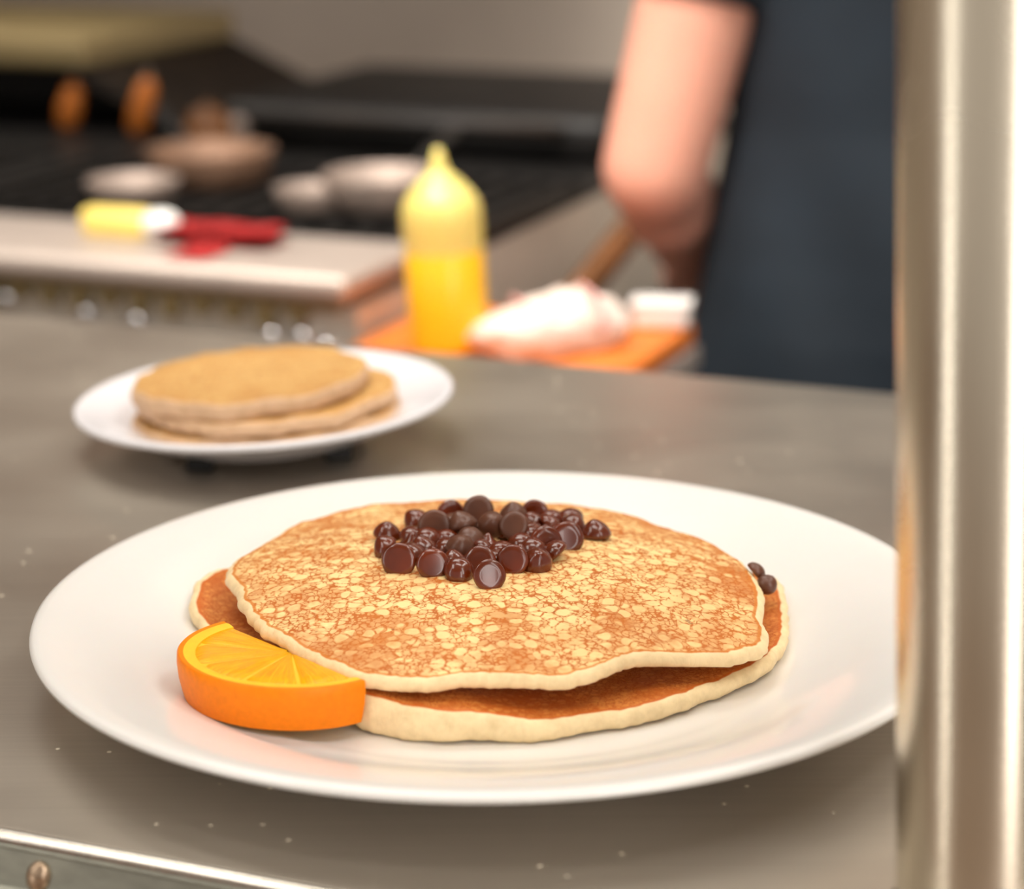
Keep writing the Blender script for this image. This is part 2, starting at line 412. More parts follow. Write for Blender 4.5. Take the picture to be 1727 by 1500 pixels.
def pancake(name, cx, cy, outline, zfun, thick, mat, label, seed=0, rings=44, nth=288, ragged=.0006, group=None, tfun=None, face=None):
    """a griddle cake: outline = radii round the centre, zfun(x, y) = height of its underside"""
    root = bpy.data.objects.new(name, bpy.data.meshes.new(name))
    bm = bmesh.new(); lay = bm.verts.layers.float.new('rim')
    def ring(s, top):
        out = []
        for k in range(nth):
            a = 2 * PI * k / nth
            R = fourier(outline, a)
            R += ragged * (noise.noise(Vector((math.cos(a) * 9, math.sin(a) * 9, seed))) * 1.5 + noise.noise(Vector((math.cos(a) * 26, math.sin(a) * 26, seed + 5))))
            out.append((a, R))
        return out
    base = ring(0, 0)
    # stations: (fraction of radius, fraction of thickness, rim value)
    st = []
    for i in range(1, rings + 1):
        q = i / rings; st.append((q * .955, 1.0, q * .45))
    for i in range(1, 13):                      # rounded edge from the face to the underside
        ph = PI * i / 12
        st.append((.955 + .045 * math.sin(ph) ** .8, .5 + .5 * math.cos(ph), .45 + .5 * i / 12))
    for q in (.85, .6, .3): st.append((q, 0.0, .96))
    def P(a, R, s, h):
        x, y = cx + R * s * math.cos(a), cy + R * s * math.sin(a)
        T = thick if tfun is None else tfun(x, y)
        z = zfun(x, y) + T * h
        lump = .0006 * noise.noise(Vector((x * 60, y * 60, seed))) * (1 if h > .6 else .3)
        wav = .0012 * noise.noise(Vector((math.cos(a) * 4, math.sin(a) * 4, seed + 2))) * max(0, s - .7) / .3
        z += lump + wav
        if face and h > .5: z += face(x, y, s) * (h - .5) * 2
        return Vector((x, y, z))
    c = bm.verts.new(P(0, 0, 0, 1)); c[lay] = 0
    prev = None
    for s, h, e in st:
        cur = []
        for a, R in base:
            v = bm.verts.new(P(a, R, s, h)); v[lay] = e; cur.append(v)
        for k in range(nth):
            j = (k + 1) % nth
            if prev is None: bm.faces.new((c, cur[k], cur[j]))
            else: bm.faces.new((prev[k], cur[k], cur[j], prev[j]))
        prev = cur
    c2 = bm.verts.new(P(0, 0, 0, 0)); c2[lay] = .96
    for k in range(nth): bm.faces.new((prev[k], c2, prev[(k + 1) % nth]))
    for v in bm.verts: v.co -= Vector((cx, cy, 0))
    o = obj(name, bm, mat, loc=(cx, cy, 0))
    return tag(o, label, 'pancake', group)

BOT = [0.0964, 0.0985, 0.1022, 0.1051, 0.1008, 0.095, 0.0911, 0.0912, 0.0913, 0.0915, 0.0916, 0.0918, 0.092, 0.0923, 0.0926, 0.0929, 0.0933, 0.0936, 0.0939, 0.0999, 0.1095, 0.1109, 0.1074, 0.1021, 0.0952, 0.0883, 0.0816, 0.0768, 0.0745, 0.0722, 0.0715, 0.0745, 0.0810, 0.0819, 0.0817, 0.0807, 0.0797, 0.08, 0.0806, 0.0789, 0.0798, 0.0814, 0.0828, 0.0833, 0.0864, 0.0901, 0.0931, 0.0948]
TOP = [0.0877, 0.089, 0.0901, 0.0912, 0.0930, 0.0923, 0.0923, 0.0933, 0.0965, 0.0981, 0.0987, 0.0999, 0.1011, 0.1031, 0.105, 0.105, 0.1055, 0.1051, 0.1024, 0.099, 0.0953, 0.0955, 0.0935, 0.0883, 0.0835, 0.0822, 0.0796, 0.0775, 0.0756, 0.0750, 0.0749, 0.0758, 0.0760, 0.0738, 0.0708, 0.0676, 0.0676, 0.0682, 0.07, 0.0699, 0.0688, 0.0684, 0.0695, 0.0765, 0.0838, 0.0906, 0.0894, 0.0867]
def plate_z(x, y):
    r = math.hypot(x - P1.x, y - P1.y) / R1
    for (r0, z0), (r1, z1) in zip(prof[:12], prof[1:12]):
        r0 /= R1; r1 /= R1
        if r <= r1: return z0 + (z1 - z0) * (r - r0) / max(1e-6, r1 - r0)
    return .022
def botz(x, y): return plate_z(x, y) + .0004
def bot_t(x, y):                                # thicker towards the front left
    return .0064 + .0062 * max(0, min(1, (.69 - y) / .05)) * max(0, min(1, (.02 - x) / .06))
pancake('pancake', -.006, .705, BOT, botz, .0095, M_cakeB, 'lower pancake of the front plate, mostly hidden, with an evenly browned orange face', 1, ragged=.0009, tfun=bot_t, group='pancakes on the dinner plate')
def topz(x, y):
    r = math.hypot(x + .006, y - .70)
    q = max(0, min(1, (y - .625) / .11)); q = q * q * (3 - 2 * q)
    z = .0170 + .0068 * q + .0085 * max(0, 1 - (r / .095) ** 2)
    z -= .0035 * max(0, min(1, (x - .03) / .05))
    z += .0006 * max(0, min(1, (-x - .0) / .05)) * (1 - q)
    return z
def top_t(x, y):
    return .0052
def top_surface(x, y):
    return topz(x, y) + top_t(x, y)
pancake('pancake', -.006, .70, TOP, topz, .008, M_cakeA, 'top pancake of the front plate with pale bubbled face and chocolate chips heaped on it', 9, ragged=.0010, tfun=top_t, group='pancakes on the dinner plate')

# stack on the side plate (built in world, on the tilted plate)
def ell(rx, ry, rot=0, wob=.02, seed=0):
    out = []
    for i in range(48):
        a = 2 * PI * i / 48 - rot
        r = rx * ry / math.hypot(ry * math.cos(a), rx * math.sin(a))
        out.append(r * (1 + wob * noise.noise(Vector((math.cos(a) * 2, math.sin(a) * 2, seed)))))
    return out
tl = math.tan(math.radians(2.2))
def side_z(off, bow=0, cx=-.1085, cy=.9755, tx=0, ty=0):
    return lambda x, y: .0050 + .0058 + (x + .1085) * tl + off + bow * max(0, 1 - (math.hypot(x - cx, y - cy) / .06) ** 2) + tx * (x - cx) + ty * (y - cy)
pancake('pancake', -.1085, .9730, ell(.0585, .052, 0, .08, 3), side_z(.0004), .0065, M_cakeC, 'bottom pancake of the plain stack on the smaller plate behind', 3, 24, 128, group='plain pancakes on the side plate')
pancake('pancake', -.1065, .9740, ell(.0570, .052, .3, .08, 6), side_z(.0075, .001), .0065, M_cakeC, 'middle pancake of the plain stack on the smaller plate behind, poking out to the right', 6, 24, 128, group='plain pancakes on the side plate')
pancake('pancake', -.1150, .9750, ell(.0525, .050, .2, .08, 8), side_z(.0140, .0015, tx=.01), .0080, M_cakeC, 'topmost pancake of the plain tan stack on the smaller plate behind', 8, 24, 128, group='plain pancakes on the side plate')

# ------------------------------------------------------------------ chocolate chips
def chip_mesh(kind):
    bm = bmesh.new()
    if kind == 'tall': pf = [(0, -.0006), (.55, -.03), (.88, 0), (1.0, .16), (.98, .36), (.86, .62), (.66, .88), (.46, 1.06), (.28, 1.19), (.13, 1.26), (0, 1.28)]
    elif kind == 'soft': pf = [(0, 0), (.6, -.02), (.90, .02), (1.0, .20), (.97, .42), (.88, .64), (.70, .84), (.45, .98), (.20, 1.06), (0, 1.08)]
    else: pf = [(0, .02), (.55, .0), (.88, -.02), (1.0, .12), (.97, .28), (.74, .46), (.46, .70), (.28, .95), (.14, 1.12), (0, 1.18)]
    lathe(bm, [(r, z) for r, z in pf], 32)
    for v in bm.verts:                          # a slight curl of the tip and hand-dropped irregularity
        h = max(0, v.co.z)
        v.co.x += .10 * h * h; v.co.x *= 1 + .05 * noise.noise(v.co * 1.3 + Vector((3, 0, len(kind))))
        v.co.y *= 1 + .06 * noise.noise(v.co * 1.1 + Vector((0, 7, len(kind))))
        v.co *= .001
    bmesh.ops.recalc_face_normals(bm, faces=bm.faces)
    me = bpy.data.meshes.new('chocolate_chip'); bm.to_mesh(me); bm.free()
    for p in me.polygons: p.use_smooth = True
    return me
CH = {k: chip_mesh(k) for k in ('tall', 'soft', 'flat')}
CHm = {}
for k, me in list(CH.items()):
    me.materials.append(M_choc); m2 = me.copy(); m2.materials.clear(); m2.materials.append(M_chocm); CHm[k] = m2
CAM = Vector((0, 0, .281))
def axis_quat(ax): return Vector((0, 0, 1)).rotation_difference(ax.normalized())
# x, y, level (height of its centre over the pancake in mm), radius mm, kind, way its tip points, matte?
U, CV, DN, LF, RT, BK = 'up', 'cam', 'down', 'left', 'right', 'away'
chips = [
 (-.0345,.7395,4.0,4.3,'tall','lf',0),(-.0220,.7460,4.2,4.6,'flat','bk',0),(-.0116,.7400,8.4,4.9,'soft','bk',1),(-.0010,.7360,8.0,4.7,'tall','up',1),
 (.0085,.7440,5.0,4.6,'flat','bk',0),(.0185,.7420,4.0,4.6,'soft','up',0),(-.0425,.7250,4.2,4.5,'tall','up',0),(-.0432,.7080,3.6,4.2,'tall','lf',0),
 (-.0368,.6925,5.0,5.3,'flat','bk',0),(-.0258,.7200,8.4,5.2,'flat','bk',1),(-.0335,.7180,6.5,4.4,'soft','up',0),(-.0190,.7330,6.8,4.4,'soft','rt',1),
 (-.0170,.7190,9.5,4.6,'tall','up',1),(-.0070,.7150,9.4,4.2,'tall','cv',1),(-.0170,.7000,7.6,4.6,'tall','cvu',1),(-.0080,.7020,6.4,3.8,'soft','rt',0),
 (.0010,.7120,9.0,4.5,'flat','bk',1),(.0000,.6900,6.6,4.8,'flat','bk',0),(.0065,.7330,5.6,4.4,'tall','up',0),(.0135,.7300,6.0,4.4,'soft','rt',0),
 (.0090,.7060,6.2,5.0,'soft','bk',0),(.0178,.7110,5.2,5.2,'flat','bk',0),(.0078,.6900,4.2,4.7,'tall','cvu',0),(-.0260,.6880,4.4,4.9,'soft','bk',0),
 (-.0300,.7060,5.6,4.2,'tall','up',0),(-.0215,.7050,6.2,4.2,'soft','up',0),(-.0175,.6830,4.2,4.5,'soft','cvu',0),(-.0105,.6895,5.0,4.7,'flat','bk',0),
 (-.0078,.6785,4.6,4.8,'flat','bk',0),(.0035,.7420,4.0,3.6,'soft','rt',1),(-.0065,.7290,6.0,4.0,'soft','up',1),(.0215,.7300,4.2,4.4,'tall','rt',0),
 # the under layer
 (.0020,.7090,6.0,4.4,'soft','up',0),(.0045,.7010,4.6,4.3,'soft','cvu',0),
 (-.0130,.7050,8.2,4.4,'soft','cvu',1),(-.0200,.7260,8.0,4.5,'soft','up',1),(.0030,.7260,7.6,4.4,'soft','rt',0),(.0080,.7130,7.4,4.5,'soft','up',0),(-.0280,.7130,6.8,4.4,'soft','cvu',0),(-.0040,.6990,6.6,4.4,'soft','up',0),(.0150,.7200,6.4,4.4,'soft','up',0),(-.0320,.6990,5.4,4.4,'soft','rt',0),(-.0130,.7450,4.8,4.3,'soft','up',0),(.0130,.7420,4.6,4.2,'soft','up',0),
 (-.0330,.7140,3.0,4.2,'flat','up',0),(-.0110,.6950,3.2,4.2,'flat','up',0),(.0100,.7180,3.0,4.2,'flat','up',0),(-.0230,.7150,6.0,4.2,'soft','up',0),(-.0100,.7230,6.2,4.2,'soft','up',1),(.0060,.7200,5.8,4.2,'soft','lf',0),(-.0060,.6950,6.0,4.2,'soft','up',0),(-.0200,.6920,5.6,4.2,'tall','up',0),(.0130,.7000,4.6,4.4,'soft','lf',0),(-.0390,.7010,3.6,4.1,'soft','up',0),
 (-.0280,.7300,3.2,4.2,'soft','up',0),(-.0090,.7080,3.0,4.2,'flat','up',0),(-.0170,.7100,3.2,4.2,'flat','up',0),(-.0010,.7200,3.2,4.3,'flat','up',0),
 (-.0150,.7270,3.2,4.2,'flat','up',0),(.0030,.7000,3.0,4.2,'flat','up',0),(-.0260,.6975,3.0,4.1,'flat','up',0),(-.0020,.7380,3.0,4.2,'flat','up',0),
]
DIR = {'up': (0, .1, 1), 'lf': (-.8, .2, .8), 'rt': (.8, .1, .8), 'cv': (0, -1, .5), 'cvu': (.15, -.7, .9), 'bk': (0, 1, -.28)}
special = {0: 'glossy chip tipped on its side at the far left of the heap, standing slightly apart',
           28: 'melting chip lying flat side to the viewer at the very front of the heap',
           8: 'large melting chip at the lower left corner of the heap',
           9: 'dull chip showing its round base, on top of the left half of the heap',
           2: 'dull heart-shaped chip at the top middle of the heap',
           3: 'dull pointed chip at the top of the heap, right of the heart-shaped one',
           1: 'chip with a rounded top at the back left of the heap',
           4: 'chip showing its round base at the back right of the heap',
           21: 'large glossy chip at the lower right corner of the heap, flat base to the viewer',
           17: 'glossy chip with round flat base toward the viewer, right of the heap middle',
           5: 'glossy chip at the upper right corner of the heap',
           6: 'glossy chip at the left edge of the heap, pointing up',
           16: 'dull chip with a round grey-brown base in the centre right of the heap',
           14: 'dull chip tilted forward in the dark middle of the heap'}
rnd = random.Random(4)
pos = [[c[0], c[1] + .0115, top_surface(c[0], c[1] + .0115) + (c[2] * 1.45 - 1.2) * .001] for c in chips]
for it in range(60):                            # let neighbours make room
    for i in range(len(pos)):
        for j in range(i):
            d = [pos[i][m] - pos[j][m] for m in range(3)]; L = math.sqrt(sum(q * q for q in d)) + 1e-9
            want = (chips[i][3] + chips[j][3]) * .001 * .72
            if L < want:
                for m in range(3):
                    s = (want - L) * d[m] / L * (.5 if m < 2 else .25); pos[i][m] += s; pos[j][m] -= s
    for i, p in enumerate(pos):
        lo = top_surface(p[0], p[1]) + chips[i][3] * .00062
        p[2] = max(lo, p[2] - .00010)
def put_chip(p, r, kind, way, matte, label, group, tilt=1):
    o = bpy.data.objects.new('chocolate_chip', (CHm if matte else CH)[kind]); COL.objects.link(o)
    d = Vector(DIR[way]) + Vector((rnd.uniform(-.25, .25), rnd.uniform(-.2, .2), rnd.uniform(-.12, .12))) * tilt
    q = axis_quat(d)
    o.rotation_mode = 'QUATERNION'
    from mathutils import Quaternion
    o.rotation_quaternion = q @ Quaternion((0, 0, 1), rnd.uniform(0, 6.28))
    o.scale = (r, r, r * .95)
    o.location = Vector(p) - (q @ Vector((0, 0, .00048 * r)))
    tag(o, label, 'chocolate chip', group)
    return o
for i, c in enumerate(chips):
    r = c[3] * 1.10
    lb = special.get(i, 'small dark chocolate chip wedged among others in the heap on the pancake')
    put_chip(pos[i], r, c[4], c[5], c[6], lb, 'chocolate chips heaped on the pancake')
put_chip((.0282, .7345, top_surface(.0282, .7345) + .0028), 5.3, 'tall', 'up', 0, 'lone glossy chocolate chip standing on the pancake just right of the heap', 'stray chocolate chips', .15)
# chips that slid off the far right edge
put_chip((.0822, .7262, .0262), 3.6, 'soft', 'rt', 1, 'half melted chip at the far right edge of the top pancake, upper one', 'stray chocolate chips')
put_chip((.0848, .7200, .0232), 3.5, 'soft', 'cv', 1, 'dull chip at the far right edge of the top pancake, lower one', 'stray chocolate chips')

# ------------------------------------------------------------------ orange slice
OC = Vector((-.0690, .6590, .0)); OR = .0368; OZ0, OZ1 = .0112, .0250
ang0 = math.atan2(.6351 - .6882, -.0433 + .0906)       # along the cut, towards the right corner
orange = tag(empty('orange_slice', OC + Vector((0, 0, OZ0)), (math.radians(-2.5), math.radians(-1), ang0)), 'half slice of orange with bright rind, leaning on the front left of the pancakes', 'orange slice')
H = OZ1 - OZ0
def half_ring(bm, stations, n=72, a0=PI, a1=2 * PI, flat=.93):
    """stations (r, z): swept through the half turn; ends and cut left closed by caps"""
    rings = []
    for i in range(n + 1):
        a = a0 + (a1 - a0) * i / n
        rings.append([bm.verts.new((r * math.cos(a), r * math.sin(a) * flat, z)) for r, z in stations])
    m = len(stations)
    for A, B in zip(rings, rings[1:]):
        for k in range(m): bm.faces.new((A[k], A[(k + 1) % m], B[(k + 1) % m], B[k]))
    bm.faces.new(rings[0]); bm.faces.new(rings[-1][::-1])
bm = bmesh.new()
half_ring(bm, [(OR * .945, H - .0002), (OR * .985, H), (OR * 1.0, H - .0006), (OR * 1.003, H * .75), (OR * .99, H * .45), (OR * .962, H * .15), (OR * .945, 0), (OR * .92, 0), (OR * .93, H * .5)])
obj('rind', bm, M_rind, orange, sharp=50)
bm = bmesh.new()
half_ring(bm, [(OR * .84, H - .0006), (OR * .90, H - .0001), (OR * .946, H - .0002), (OR * .93, H * .5), (OR * .92, 0.0002), (OR * .80, .0002)])
obj('pith', bm, M_pith, orange, sharp=50)
m, nt, b = base_mat('orange_flesh')
uvn = N(nt, 'ShaderNodeUVMap'); mp = N(nt, 'ShaderNodeMapping'); nt.links.new(uvn.outputs[0], mp.inputs['Vector']); mp.inputs['Scale'].default_value = (26, 2.2, 1)
f = noise_n(nt, mp.outputs[0], 1.0, 4, .6, .6)
nt.links.new(ramp(nt, f, [(.28, lin((246, 146, 0))), (.5, lin((253, 176, 0))), (.76, lin((255, 200, 24)))]), b.inputs['Base Color'])
b.inputs['Roughness'].default_value = .22; b.inputs['Subsurface Weight'].default_value = .2; b.inputs['Subsurface Scale'].default_value = .004
b.inputs['Coat Weight'].default_value = .0; b.inputs['Specular IOR Level'].default_value = .35
bump(nt, b, f, .5, .0009)
M_flesh = m
# membrane core under the segments
bm = bmesh.new(); half_ring(bm, [(OR * .86, H - .0012), (OR * .86, .0003), (.0002, .0003), (.0002, H - .0010)], 48)
obj('membrane', bm, M_pith, orange, sharp=40)
cuts = [180, 216, 254, 291, 326, 360]
for k in range(5):
    a0, a1 = math.radians(cuts[k] + (1.2 if k else .5)), math.radians(cuts[k + 1] - (1.2 if k < 4 else .5))
    bm = bmesh.new(); uv = bm.loops.layers.uv.new('UVMap'); n, mr = 14, 12; r0, r1 = .0016, OR * (.855 - .012 * (k % 2))
    grid = []
    for i in range(n + 1):
        u = i / n; row = []
        for j in range(mr + 1):
            w = j / mr
            rr = r0 + (r1 - r0) * w
            aa = (a0 + a1) / 2 + (a1 - a0) * (u - .5) * (1 - .10 * (w > .93))
            ed = min(1, min(u, 1 - u) * 7 * max(.15, w)) * min(1, (1 - w) * 9)
            z = H - .0012 + .0011 * math.sqrt(max(0, ed))
            row.append(bm.verts.new((rr * math.cos(aa), rr * math.sin(aa) * .93, z)))
        grid.append(row)
    for i in range(n):
        for j in range(mr):
            fc = bm.faces.new((grid[i][j], grid[i + 1][j], grid[i + 1][j + 1], grid[i][j + 1]))
            for l, (q, w) in zip(fc.loops, ((i, j), (i + 1, j), (i + 1, j + 1), (i, j + 1))): l[uv].uv = (q / n + k, w / mr)
    obj('flesh_segment', bm, M_flesh, orange)

# ------------------------------------------------------------------ beyond the counter: prep table, board, bottle, towel, tub
t = tag(empty('prep_table', K(-.525, 1.23, FLOOR)), 'low steel prep table behind the pass counter, under the orange board', 'table')
def tp(name, bm, mat, root, **kw):
    o = obj(name, bm, mat, **kw); o.parent = root; o.matrix_parent_inverse = root.matrix_basis.inverted(); return o
bm = bmesh.new(); kbox(bm, -.632, -.440, 1.062, 1.404, -.090, -.0755, .002); tp('table_top', bm, M_rsteel, t, smooth=False)
for a in (-.62, -.452):
    for b in (1.075, 1.392):
        bm = bmesh.new(); tube(bm, [K(a, b, FLOOR), K(a, b, -.090)], .009, 12); tp('leg', bm, M_rsteel, t, sharp=50)
bm = bmesh.new(); kbox(bm, -.625, -.447, 1.07, 1.396, -.70, -.69); tp('shelf', bm, M_rsteel, t, smooth=False)
bm = bmesh.new(); kbox(bm, -.630, -.442, 1.066, 1.400, -.0752, -.060, .004, 3)
t = tag(empty('cutting_board', K(-.52, 1.23, -.0752)), 'bright orange cutting board beyond the counter, under the yellow bottle and towel', 'cutting board')
tp('board_slab', bm, M_board, t, smooth=True, sharp=40)
bm = bmesh.new()
gv = [(-.622, 1.074), (-.450, 1.074), (-.450, 1.392), (-.622, 1.392)]
for i in range(4):
    p, q = gv[i], gv[(i + 1) % 4]
    tube(bm, [K(p[0], p[1], -.0604), K(q[0], q[1], -.0604)], .0012, 8)
tp('juice_groove', bm, M_wood, t)

bt = tag(empty('squeeze_bottle', (-.0385, 1.400, -.0598), (0, math.radians(-2.6), 0)), 'clear squeeze bottle half full of yellow sauce standing on the orange board', 'bottle')
rb = .0245
bm = bmesh.new(); lathe(bm, [(0, .0005), (rb * .86, .0005), (rb * .96, .002), (rb * .98, .006), (rb * .985, .070), (rb * .97, .0705), (0, .0705)], 48)
obj('sauce', bm, M_must, bt, sharp=50)
bm = bmesh.new(); lathe(bm, [(rb * .985, .070), (rb * .99, .074), (rb, .085), (rb, .095), (rb * .96, .102), (rb * .84, .108), (rb * .66, .114), (rb * .50, .118)], 48)
obj('bottle_body', bm, M_btl, bt)
bm = bmesh.new(); lathe(bm, [(rb * .52, .117), (rb * .50, .1195), (rb * .34, .1215), (rb * .24, .126), (rb * .15, .134), (rb * .10, .140), (0, .1405)], 32)
obj('nozzle_cap', bm, M_btl, bt); bt.scale = (1.03, 1.03, .90)

# crumpled towel
bm = bmesh.new()
bmesh.ops.create_uvsphere(bm, u_segments=56, v_segments=32, radius=1)
for v in bm.verts:
    c = v.co.copy()
    x, y, z = c.x * .053, c.y * .026, c.z * .019
    s = noise.noise(Vector((c.x * 1.6, c.y * 1.6, 3.1)))
    z *= .95 + .25 * s + .40 * math.exp(-((c.x - .55) / .35) ** 2) + .25 * math.exp(-((c.x + .25) / .3) ** 2)
    nn = noise.noise(c * 4.2) * .004 + noise.noise(c * 9) * .0016
    y += .006 * math.sin(c.x * 3) ; x += nn; z += nn
    v.co = Vector((x, y, max(z, -.0125)))
tw = tag(empty('kitchen_towel', (.0250, 1.392, -.0470), (0, 0, .30)), 'crumpled white kitchen towel lying on the orange board beside the yellow bottle', 'towel')
tb = obj('towel_cloth', bm, M_towel, tw)
bm = bmesh.new()
for j, xo in enumerate((-.020, .024)):
    pts = []
    for i in range(13):
        a = PI * (i / 12)
        pts.append((xo + .003 * math.sin(a * 3), -.0275 * math.cos(a), .0205 * math.sin(a) + (.006 if j else .001) * math.sin(a)))
    tube(bm, pts, .0016, 8)
obj('pink_stripe', bm, M_towelp, tw)

tb = tag(empty('butter_tub', (.0985, 1.452, -.0598), (0, 0, -.15)), 'low white plastic tub on the right end of the orange board', 'tub')
bm = bmesh.new(); box(bm, (-.0185, -.011, 0), (.0185, .011, .0145), .004, 3); obj('tub_body', bm, M_whitep, tb, sharp=40)
bm = bmesh.new(); box(bm, (-.0200, -.0125, .0142), (.0200, .0125, .0185), .0018, 3); obj('tub_lid', bm, M_whitep, tb, sharp=40)

# ------------------------------------------------------------------ range with pans
rg = tag(empty('kitchen_range', K(-1.15, 1.7, FLOOR)), 'stainless kitchen range behind the counter at left with vented front and black cooking top', 'range')
A0, A1 = -1.95, -.640
bm = bmesh.new(); kbox(bm, A0, A1, 1.30, 2.15, FLOOR + .1, -.045); tp('body', bm, M_rpanel, rg, smooth=False)
bm = bmesh.new(); kbox(bm, A0 - .003, A1 + .003, 1.278, 1.405, -.037, -.0200, .006, 3); tp('front_ledge', bm, M_rsteel, rg, smooth=True, sharp=40)
bm = bmesh.new(); kbox(bm, A0, A1, 1.405, 2.15, -.045, -.030, .003); tp('cooking_top', bm, M_black, rg, smooth=False)
bm = bmesh.new(); kbox(bm, A0 + .02, A1 - .01, 1.292, 1.3005, -.046, -.0375); tp('ledge_shade_strip', bm, M_olive, rg, smooth=False)  # olive strip standing in for the shadow band under the ledge
bm = bmesh.new()
for i in range(52):
    a = A0 + .05 + i * .0238; kbox(bm, a, a + .011, 1.291, 1.2995, -.055 - .002 * (i % 3), -.045)
tp('vent_slots', bm, M_olive, rg, smooth=False)
for a, z in ((-.842, -.062), (-.802, -.064), (-.700, -.066), (-.677, -.065), (-.660, -.071), (-.905, -.056)):
    bm = bmesh.new(); lathe(bm, [(0, .012), (.003, .0118), (.0058, .0095), (.0068, .006), (.0062, .002), (.0076, .001), (.0076, 0), (0, 0)], 24)
    for v in bm.verts:
        c = v.co.copy(); v.co = K(a + c.x, 1.300 - c.z, z + c.y)
    tp('control_knob', bm, M_chrome, rg)
for a in (A0 + .03, A1 - .03):
    for b in (1.34, 2.11):
        bm = bmesh.new(); tube(bm, [K(a, b, FLOOR), K(a, b, FLOOR + .1)], .018, 12); tp('leg', bm, M_rsteel, rg, sharp=50)
for i in range(6):
    bm = bmesh.new(); a = -1.60 + i * .165
    for j in range(5): kbox(bm, a + .02 + j * .027, a + .030 + j * .027, 1.46, 1.70, -.030, -.0245)
    kbox(bm, a + .012, a + .146, 1.46, 1.468, -.030, -.0245); kbox(bm, a + .012, a + .146, 1.692, 1.70, -.030, -.0245)
    tp('burner_grate', bm, M_black, rg, smooth=False)

# black charbroiler standing on the back of the range
cb = tag(empty('charbroiler', K(-.80, 1.95, -.030)), 'low black charbroiler with a rounded hood at the back of the range', 'grill')
bm = bmesh.new(); kbox(bm, -1.02, -.645, 1.80, 2.10, -.0298, .012, .015, 4); tp('hood', bm, M_black, cb, sharp=60)
bm = bmesh.new(); tube(bm, [K(-.98, 1.785, .002), K(-.69, 1.785, .002)], .006, 10); tp('handle_bar', bm, M_dark, cb)
for a in (-.98, -.69):
    bm = bmesh.new(); tube(bm, [K(a, 1.785, .002), K(a, 1.803, .002)], .004, 8); tp('bracket', bm, M_dark, cb)
bm = bmesh.new(); lathe(bm, [(0, .006), (.010, .005), (.013, 0), (0, 0)], 20)
for v in bm.verts: c = v.co.copy(); v.co = K(-1.0 + c.x, 1.80 - c.z, -.022 + c.y + .008)
tp('dial', bm, M_pan, cb)

# salamander broiler at left with an olive top
sl = tag(empty('salamander_broiler', K(-1.45, 1.95, -.030)), 'black open broiler with an olive top cover at the upper left', 'broiler')
bm = bmesh.new(); kbox(bm, -1.95, -1.20, 2.02, 2.12, -.0298, .030); tp('back_panel', bm, M_black, sl, smooth=False)
bm = bmesh.new()
vs = [(-1.18, 1.84, .030), (-1.18, 2.12, .030), (-1.045, 2.12, -.0298), (-1.045, 1.84, -.0298), (-1.21, 1.84, .030), (-1.21, 2.12, .030), (-1.08, 2.12, -.0298), (-1.08, 1.84, -.0298)]
V = [bm.verts.new(K(*v)) for v in vs]
for f in ((0, 1, 2, 3), (7, 6, 5, 4), (0, 3, 7, 4), (1, 5, 6, 2), (0, 4, 5, 1), (3, 2, 6, 7)): bm.faces.new([V[i] for i in f])
tp('side_panel', bm, M_dark, sl, smooth=False)
bm = bmesh.new(); kbox(bm, -1.95, -1.175, 1.83, 2.12, .030, .058, .006); tp('top_cover', bm, M_olive, sl, smooth=False)
bm = bmesh.new(); kbox(bm, -1.95, -1.50, 1.93, 2.02, -.0298, -.012); tp('drip_tray', bm, M_woodb, sl, smooth=False)

def utensil(px, tilt, label, a, b, z1, z0, mat=M_wood, w=.0085):
    u = tag(empty('wooden_handled_spatula', K(a, b, z1)), label, 'spatula', 'wooden handled tools hanging in the broiler')
    bm = bmesh.new()
    tube(bm, [K(a - tilt, b, z0), K(a - tilt * .9, b, z0 + .006), K(a - tilt * .5, b, (z0 + z1) / 2), K(a - tilt * .1, b, z1 - .006), K(a, b, z1)], [w * .6, w, w * 1.15, w * .85, w * .5], 14)
    tp('handle', bm, mat, u)
    bm = bmesh.new(); tube(bm, [K(a, b, z1), K(a, b, .0299)], .0018, 8); tp('hanging_hook', bm, M_pan, u)
utensil(0, .012, 'orange wooden tool handle hanging in the dark broiler, the left one', -1.198, 1.845, .014, -.0290, w=.010)
utensil(0, .016, 'orange wooden tool handle hanging in the dark broiler, right of the other', -1.112, 1.836, .022, -.029, w=.010)

def skillet(name, a, b, z, r, hgt, mat, label, ha=None, hl=.09, hm=None):
    s = tag(empty(name, K(a, b, z)), label, 'pan')
    bm = bmesh.new(); lathe(bm, [(0, .003), (r * .78, .003), (r * .84, .006), (r * .97, hgt), (r, hgt + .001), (r * 1.01, hgt - .001), (r * .86, .003), (r * .8, 0), (0, 0)], 48)
    obj('pan_bowl', bm, mat, s, sharp=60)
    if ha is not None:
        bm = bmesh.new(); d = Vector((math.cos(ha), math.sin(ha), 0))
        tube(bm, [d * r * .95 + Vector((0, 0, hgt * .7)), d * (r + .03) + Vector((0, 0, hgt)), d * (r + hl) + Vector((0, 0, hgt + .012))], [.004, .005, .0075], 12)
        obj('pan_handle', bm, hm or M_black, s)
    return s
skillet('metal_dish', -.930, 1.505, -.0243, .036, .015, M_pan, 'small pale metal dish on the range at far left, beside the browned pan')
skillet('skillet', -.915, 1.600, -.0243, .052, .026, M_copper, 'brown worn skillet on the range, between the pale dish and the second pan', 2.0)
skillet('skillet', -.785, 1.520, -.0243, .028, .015, M_pan, 'small light metal pan on the range just left of the yellow bottle')
skillet('skillet', -.736, 1.545, -.0243, .046, .024, M_pan, 'grey brown skillet on the range directly behind the yellow bottle', 1.2)
